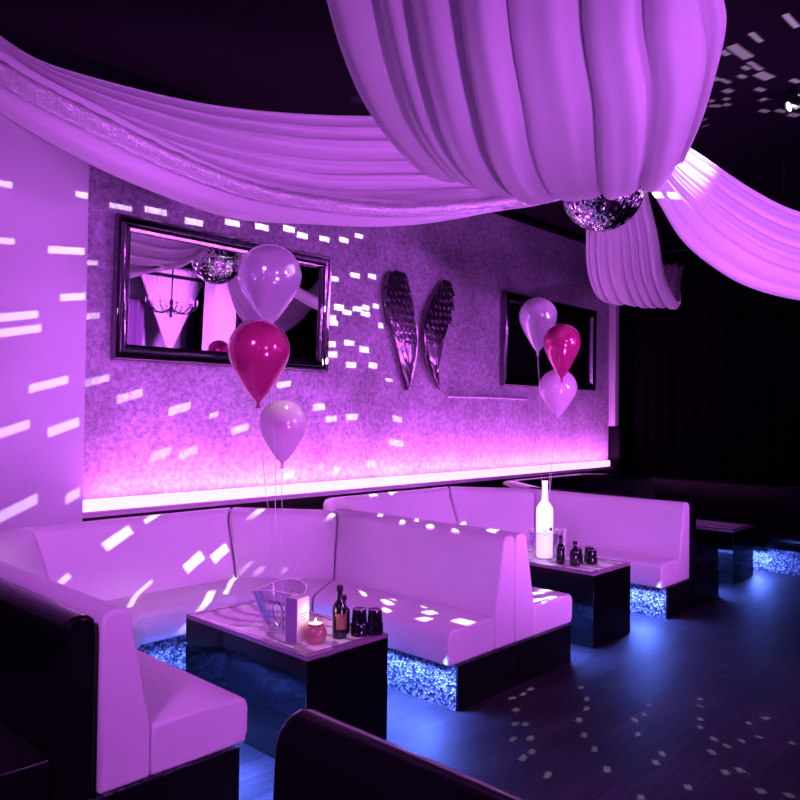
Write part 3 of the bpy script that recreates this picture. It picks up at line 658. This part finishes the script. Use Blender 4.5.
# bare twigs etched as rods inside the glass
mb=MB(); rnd=random.Random(5)
for k in range(10):
    a=rnd.random()*6.28; pts=[]
    for i in range(6):
        q=i/5; rr=.058+.052*q; pts.append((rr*math.cos(a+.35*math.sin(q*3+k)),rr*math.sin(a+.35*math.sin(q*3+k)),.02+.15*q))
    mb.tube(pts,.0032,5)
o=mb.build('branch_pattern',M['print_grey'],None,smooth=True); o.parent=bk; o['label']='dark branching pattern in the glass'
def menu(x,y,z,w,dp,h,ang,label):
    root=thing('menu_card',(x,y,z),label,'menu card'); root.rotation_euler.z=R(ang)
    mb=MB(); mb.mi=0; t=.003
    mb.box(-w/2,w/2,-dp/2,-dp/2+t,0,h); mb.box(-w/2,w/2,dp/2-t,dp/2,0,h); mb.mi=1
    mb.box(-w/2,-w/2+t,-dp/2+t+.0002,dp/2-t-.0002,0,h); mb.mi=0; mb.box(w/2-t,w/2,-dp/2+t+.0002,dp/2-t-.0002,0,h)
    o=mb.build('card_sleeve',[M['card_white'],M['card_purple']],None); o.parent=root
    mb=MB()
    for k,(zz,ww) in enumerate(((.62,.6),(.56,.45),(.5,.3))):
        mb.box(-w*ww/2,w*ww/2,-dp/2-.0012,-dp/2-.0002,h*zz,h*zz+.004)
    o=mb.build('printed_lines',M['print_grey'],None); o.parent=root
    return root
menu(2.237,2.752,TZ,.09,.07,.20,14,'upright menu card, white front and purple side, beside the candle')
def candle(x,y,z,label):
    root=thing('candle_jar',(x,y,z),label,'candle')
    mb=MB(); mb.lathe([(.001,0),(.034,0),(.047,.012),(.053,.034),(.050,.056),(.040,.072),(.036,.078),(.038,.09),(.035,.09),(.033,.078),(.036,.07),(.001,.066)],32)
    o=mb.build('glass_jar',M['candle_glass'],None,smooth=True); o.parent=root
    mb=MB(); mb.lathe([(.001,.0665),(.033,.0715),(.0335,.084),(.001,.082)],24); o=mb.build('wax',M['candle_wax'],None,smooth=True); o.parent=root
    mb=MB(); mb.lathe([(.0005,.076),(.0055,.083),(.006,.090),(.003,.101),(.0005,.110)],12); o=mb.build('flame',M['flame'],None,smooth=True); o.parent=root
    l=bpy.data.lights.new('candle_light','POINT'); l.energy=.28; l.color=(1,.6,.45); l.shadow_soft_size=.02
    lo=bpy.data.objects.new('candle_light',l); lo.location=(x,y,z+.13); COL.objects.link(lo)
candle(2.275,2.665,TZ,'round pinkish candle jar burning on the corner of the nearest table')
def bottle(x,y,z,r,h,mt,label,name='small_bottle',cap=True,lab=None,sp=False):
    root=thing(name,(x,y,z),label,'bottle')
    mb=MB(); mb.lathe([(.001,0),(r*.95,0),(r,.004),(r,h*.55),(r*.9,h*.62),(r*.42,h*.72),(r*.36,h*.8),(r*.36,h*.88),(.001,h*.88)],24)
    o=mb.build('body',mt,None,smooth=True); o.parent=root
    mb=MB(); mb.lathe([(.001,h*.883),(r*.45,h*.883),(r*.45,h*.97),(r*.3,h),(.001,h)],16); o=mb.build('cap',M['black_metal'],None,smooth=True); o.parent=root
    if lab:
        mb=MB(); seg=10; st=[]
        for zz in (h*.18,h*.48):
            st.append([((r+.0012)*math.cos(R(200+ j*10)),(r+.0012)*math.sin(R(200+j*10)),zz) for j in range(seg)]+[((r+.0004)*math.cos(R(200+ j*10)),(r+.0004)*math.sin(R(200+j*10)),zz) for j in range(seg-1,-1,-1)])
        mb.loft(st); o=mb.build('paper_label',lab,None); o.parent=root; fixn(o)
    return root
bottle(2.405,2.645,TZ,.034,.245,M['black_glass'],'taller dark bottle with an amber label on the nearest table','dark_bottle',lab=M['amber_label'])
bottle(2.47,2.69,TZ,.033,.18,M['black_glass'],'shorter dark bottle behind the taller one on the nearest table','dark_bottle')
def tumbler(x,y,z,r,h,label,group):
    root=thing('tumbler',(x,y,z),label,'glass',group)
    pr=[(.001,0),(r*1.0,0),(r*1.0,.006),(r*.97,h*.45),(r*.86,h*.5),(r*.90,h*.55),(r*.78,h),(r*.72,h),(r*.72,h*.99),(.001,h*.97)]
    mb=MB(); mb.lathe(pr,24); o=mb.build('body',M['black_glass'],None,smooth=True); o.parent=root
    return root
tumbler(2.497,2.608,TZ,.041,.125,'left one of two upturned dark tumblers on the nearest table',g:='dark tumblers on the nearest table')
tumbler(2.562,2.568,TZ,.041,.118,'right one of two upturned dark tumblers, at the corner of the nearest table',g)
# second table
def vodka(x,y,z):
    root=thing('white_bottle',(x,y,z+.01),'tall glowing white frosted bottle in the clear bucket on the farther table','bottle')
    h=.56; r=.062
    mb=MB(); mb.lathe([(.001,0),(r*.9,0),(r,.01),(r,h*.60),(r*.97,h*.64),(r*.75,h*.69),(r*.42,h*.73),(r*.36,h*.77),(r*.31,h*.955),(r*.37,h*.957),(r*.37,h),(.001,h)],36)
    o=mb.build('body',M['white_glass'],None,smooth=True); o.parent=root
    def patch(a0,a1,z0,z1,mt,nm):
        n=8; rr=r+.0015; st=[]
        for zz in (z0,z1):
            st.append([(rr*math.cos(R(a0+(a1-a0)*j/n)),rr*math.sin(R(a0+(a1-a0)*j/n)),zz) for j in range(n+1)]+[((rr-.001)*math.cos(R(a0+(a1-a0)*j/n)),(rr-.001)*math.sin(R(a0+(a1-a0)*j/n)),zz) for j in range(n,-1,-1)])
        m2=MB(); m2.loft(st); o=m2.build(nm,mt,None); o.parent=root; fixn(o); return o
    patch(246,275,h*.355,h*.40,M['bottle_print'],'printed_mark')['label']='dark blue printed mark'
    patch(205,225,h*.35,h*.365,M['bottle_print_grey'],'printed_mark'); patch(208,226,h*.29,h*.30,M['bottle_print_grey'],'printed_mark')
    return root
vodka(4.80,3.055,TZ)
bucket(4.80,3.055,TZ,.085,.115,.20,'clear plastic bucket holding the white bottle on the farther table',wavy=False)
menu(4.98,3.03,TZ,.09,.07,.20,20,'pinkish upright menu card behind the bottles on the farther table')
bottle(4.72,2.87,TZ,.030,.20,M['black_glass'],'taller slim dark bottle beside the white bottle on the farther table','dark_bottle')
bottle(4.73,2.76,TZ,.036,.17,M['black_glass'],'shorter stout dark bottle at the front of the farther table','dark_bottle')
g='dark tumblers on the farther table'
tumbler(4.83,2.80,TZ,.040,.105,'leftmost dark tumbler on the farther table, behind the stout bottle',g)
tumbler(4.86,2.70,TZ,.040,.10,'dark tumbler at the front of the farther table, right of the stout bottle',g)
tumbler(4.93,2.76,TZ,.040,.105,'rightmost dark tumbler on the farther table',g)

# ------------------------------------------------------------------ curtains
def curtain(name,p0,p1,z0,z1,mt,label,wl=.16,amp=.045,seed=1,cat='curtain',pinch=None,parent=None):
    rnd=random.Random(seed); a=Vector(p0);c=Vector(p1); d=(c-a); L=d.length; d.normalize(); nn=Vector((-d.y,d.x,0))
    nf=int(L/wl); m=nf*8; nz=26; G=[]
    ph=[rnd.uniform(.6,1.3) for _ in range(nf+1)]
    for i in range(nz+1):
        z=z0+(z1-z0)*i/nz; row=[]
        for j in range(m+1):
            u=j/m; k=j//8; w=math.sin(j/8*2*PI+.5*math.sin(z*1.3+k))*ph[k]*amp
            uu=u
            if pinch: 
                q=pinch(i/nz); uu=.5+(u-.5)*q; w*=q**.5
            p=a+d*(uu*L)+nn*w; row.append(Vector((p.x,p.y,z)))
        G.append(row)
    mb=MB(); add_sheet(mb,G); o=mb.build(name,mt,parent,smooth='all'); s=o.modifiers.new('t','SOLIDIFY'); s.thickness=.006; s.offset=0
    if parent is None: tag(o,label,cat)
    return o
curtain('dark_curtain',(9.62,4.72,0),(9.62,2.0,0),.03,3.70,M['curtain_black'],'near-black pleated curtain to the right of the plaster wall',seed=3)
curtain('dark_curtain',(9.64,1.95,0),(9.64,-4.2,0),.03,3.70,M['curtain_black'],'near-black curtain at the far right edge of the photo',seed=4)
mb=MB(); mb.tube([(9.62,4.8,3.735),(9.62,0,3.735),(9.62,-4.3,3.735)],.016,10); o=mb.build('curtain_rail',M['black_metal'],smooth=True); tag(o,'thin dark rail the black curtains hang from','curtain rail')

# ------------------------------------------------------------------ what the mirror sees of the other end of the room
curtain('pale_drape',(5.9,-4.1,0),(7.35,-4.1,0),.02,3.6,M['curtain_pale'],'pale window drape reflected at the left in the large mirror',seed=8,wl=.22)
curtain('pale_drape',(8.35,-3.9,0),(9.1,-3.9,0),.02,3.6,M['curtain_pale'],'pale drape reflected just left of the column in the large mirror',seed=9,wl=.2)
curtain('tied_drape',(6.35,-3.0,0),(8.2,-3.0,0),2.0,3.75,M['curtain_pale'],'pale drape tied into a funnel, reflected behind the chandelier in the mirror',seed=10,wl=.14,pinch=lambda q:.06+.75*max(0,(q-.12)/.88)**1.0,cat='drape')
curtain('purple_drape',(6.5,-3.6,0),(7.05,-3.6,0),.02,3.1,mat('curtain_mid',(.2,.12,.25),.8),'dark purple drape reflected near the left frame of the large mirror',seed=12,wl=.14)
b=MB(); b.box(7.18,7.62,-1.75,-1.4,0,CZ); o=b.build('column',M['smooth_wall'],bev=.01); tag(o,'smooth pale square column reflected in the middle of the large mirror','column')
b=MB(); b.box(7.9,8.2,-3.5,-3.2,0,CZ); o=b.build('column',M['dark_wall'],bev=.01); tag(o,'dark square column reflected left of the pale one in the mirror','column')
b=MB(); b.tube([(5.2,-2.55,3.50),(8.9,-2.55,3.50)],.035,8); b.tube([(5.5,-2.55,3.52),(5.5,-2.55,CZ)],.012,6); b.tube([(8.6,-2.55,3.52),(8.6,-2.55,CZ)],.012,6); o=b.build('lighting_truss',M['black_metal'],smooth=True); tag(o,'dark horizontal lighting bar reflected near the top of the large mirror','lighting bar')
curtain('dark_curtain',(7.75,-1.5,0),(9.5,-1.5,0),.02,3.75,M['curtain_black'],'black curtain reflected right of the pale column in the mirror',seed=14)
def chandelier(x,y,z):
    root=thing('chandelier',(x,y,z),'dark many-armed chandelier reflected in the large mirror','chandelier')
    mb=MB(); mb.lathe([(.001,-.16),(.03,-.13),(.015,-.08),(.05,-.03),(.02,.03),(.035,.1),(.012,.16),(.012,CZ-z-.02),(.05,CZ-z-.015),(.05,CZ-z)],14); o=mb.build('stem',M['black_metal'],None,smooth=True); o.parent=root
    for k in range(10):
        a=2*PI*k/10; pts=[]
        for i in range(9):
            q=i/8; rr=.03+.38*q; pts.append((rr*math.cos(a),rr*math.sin(a),-.02-.10*math.sin(q*PI*.9)+.08*q))
        mb=MB(); mb.tube(pts,.009,6); mb.lathe([(.001,0),(.03,.006),(.034,.014),(.001,.016)],10,(.41*math.cos(a),.41*math.sin(a),.05)); o=mb.build('arm',M['black_metal'],None,smooth=True); o.parent=root
        mb=MB(); mb.lathe([(.001,0),(.010,.001),(.010,.05),(.014,.065),(.012,.08),(.001,.10)],8,(.41*math.cos(a),.41*math.sin(a),.067)); o=mb.build('candle_bulb',M['curtain_pale'],None,smooth=True); o.parent=root
chandelier(6.42,-1.5,2.84)

# ------------------------------------------------------------------ ceiling fittings
def pinspot(loc,target):
    root=thing('pinspot_lamp',loc,'small pinspot lamp on the dark ceiling at the right edge, aimed at the mirror ball','spotlight')
    d=(Vector(target)-Vector(loc)).normalized(); q=d.to_track_quat('Z','Y')
    mb=MB(); mb.lathe([(.001,-.10),(.03,-.095),(.038,-.05),(.038,.06),(.046,.07),(.046,.08),(.036,.08),(.034,.065),(.001,.06)],20); o=mb.build('housing',M['black_metal'],None,smooth=True); o.parent=root; o.rotation_mode='QUATERNION'; o.rotation_quaternion=q
    mb=MB(); mb.lathe([(.001,.0605),(.0335,.0655),(.0335,.07),(.001,.068)],16); o=mb.build('lens',M['lamp_lens'],None,smooth=True); o.parent=root; o.rotation_mode='QUATERNION'; o.rotation_quaternion=q
    mb=MB(); mb.lathe([(.001,.045),(.008,.045),(.008,CZ-loc[2]-.012),(.04,CZ-loc[2]-.01),(.04,CZ-loc[2])],12); o=mb.build('bracket',M['black_metal'],None,smooth=True); o.parent=root
    return d
PS=(5.66,1.58,3.74); d=pinspot(PS,BALL)
def spot(name,loc,target,e,col,ang,blend=.6,size=.1):
    l=bpy.data.lights.new(name,'SPOT'); l.energy=e; l.color=col; l.spot_size=R(ang); l.spot_blend=blend; l.shadow_soft_size=size
    o=bpy.data.objects.new(name,l); o.location=loc; o.rotation_euler=(Vector(target)-Vector(loc)).to_track_quat('-Z','Y').to_euler(); COL.objects.link(o); return o
def area(name,loc,rot,sx,sy,e,col,spread=180):
    l=bpy.data.lights.new(name,'AREA'); l.shape='RECTANGLE'; l.size=sx; l.size_y=sy; l.energy=e; l.color=col; l.spread=R(spread)
    o=bpy.data.objects.new(name,l); o.location=loc; o.rotation_euler=rot; COL.objects.link(o); return o
spot('pinspot_beam',tuple(Vector(PS)+d*.1),(4.92,2.27,3.22),130,(.9,1,.95),42,1,.05)
mb=MB(); mb.lathe([(.001,-.012),(.07,-.012),(.085,0),(.001,0)],24,(3.77,3.97,CZ)); o=mb.build('ceiling_downlight',M['black_base'],smooth=True); tag(o,'small round black fitting on the ceiling above the left swag','ceiling fitting')  # round downlight body, left unlit
mb=MB(); mb.tube([(7.09,2.1,CZ),(7.09,2.1,3.6),(7.09,2.1,3.55)],.012,8); mb.tube([(7.09,2.1,3.6),(7.2,2.05,3.62)],.012,8); o=mb.build('ceiling_hook',M['black_metal'],smooth=True); tag(o,'small dark ceiling hook at the upper right','hook')

# ------------------------------------------------------------------ lights
PUR=(.69,.148,1.0)
spot('purple_fill',(4.6,-2.6,2.9),(2.6,3.6,.7),440,PUR,72,.7,.35)  # three unseen purple fills, added to light sofas and swags evenly
spot('purple_fill',(-1.4,.6,3.5),(4.2,3.2,.6),500,PUR,80,.7,.35)
spot('purple_fill',(1.0,-3.2,2.2),(4.2,3.4,1.1),280,PUR,60,.8,.35)
spot('wall_fill',(5.2,-1.2,1.9),(5.2,4.95,2.5),480,PUR,75,.6,.25)  # fill added below the swags to brighten the plaster wall
spot('pier_fill',(.6,1.2,1.9),(1.2,4.9,2.3),230,PUR,62,1,.25)  # unseen fill added to lift the left pier
spot('swag_fill',(1.7,-1.3,.3),(2.7,1.5,2.5),420,PUR,80,.9,.25)  # unseen fill added from below for the big swag's underside
spot('swag_fill',(3.3,1.0,.3),(5.6,3.0,2.7),130,PUR,100,.9,.2)  # second added fill, lifts the far swag
spot('far_room_fill',(6.6,-.2,2.2),(7.0,-4,2.2),1100,PUR,110,.8,.2)  # unseen fill added for the part of the room the mirror reflects
for k,(a_,b_,e_) in enumerate((((2.75,2.75,3.75),(2.36,3.0,.5),130),((5.1,4.2,3.6),(4.85,3.0,.5),130),((7.5,3.5,3.7),(7.54,3.0,.5),90))): spot('table_downlight',a_,b_,e_,(1,.74,.88),17,.5,.05)
# pink cove
area('cove_glow',(5.76,4.86,.972),(R(166),0,0),7.05,.03,52,(.95,.20,1.0),175)
area('cove_glow',(5.76,4.70,.95),(R(150),0,0),7.05,.03,26,(.88,.17,1.0),120)  # extra unseen strip off the ledge, added to stretch the glow up the wall
BLU=(.10,.19,1.0)
def under(x,y0,y1,e,along='y',side=1):
    # recessed strip under the seat front, turned a little towards the middle of the booth
    if along=='y':
        area('seat_underglow',(x,(y0+y1)/2,.222),(0,R(-14*side),0),.03,abs(y1-y0),e,BLU,178)
        o=area('seat_underglow',(x,2.62,.222),(0,0,0),.03,.2,e*.12,BLU,178)  # extra strip added at the seat end, turned out to widen the floor pool
        o.rotation_euler=Vector((side*.5,-.75,-.6)).to_track_quat('-Z','Y').to_euler()
    else: area('seat_underglow',((y0+y1)/2,x,.222),(R(-30),0,0),abs(y1-y0),.03,e,BLU,178)
for c,fl_,fr_,e in ((BC[1],.62,.63,1),(BC[2],.60,.71,1),(BC[3],.62,.72,1)):
    under(c-fl_+.03,2.55,3.6,54*e,side=1); under(c+fr_-.03,2.55,3.6,54*e,side=-1); under(3.94,c-.3,c+.3,22*e,'x')
w=bpy.data.worlds.new('world'); S.world=w; w.use_nodes=True; w.node_tree.nodes['Background'].inputs[0].default_value=(.02,.01,.03,1)
S.view_settings.view_transform='Standard'; S.view_settings.look='None'; S.view_settings.exposure=0; S.view_settings.gamma=1
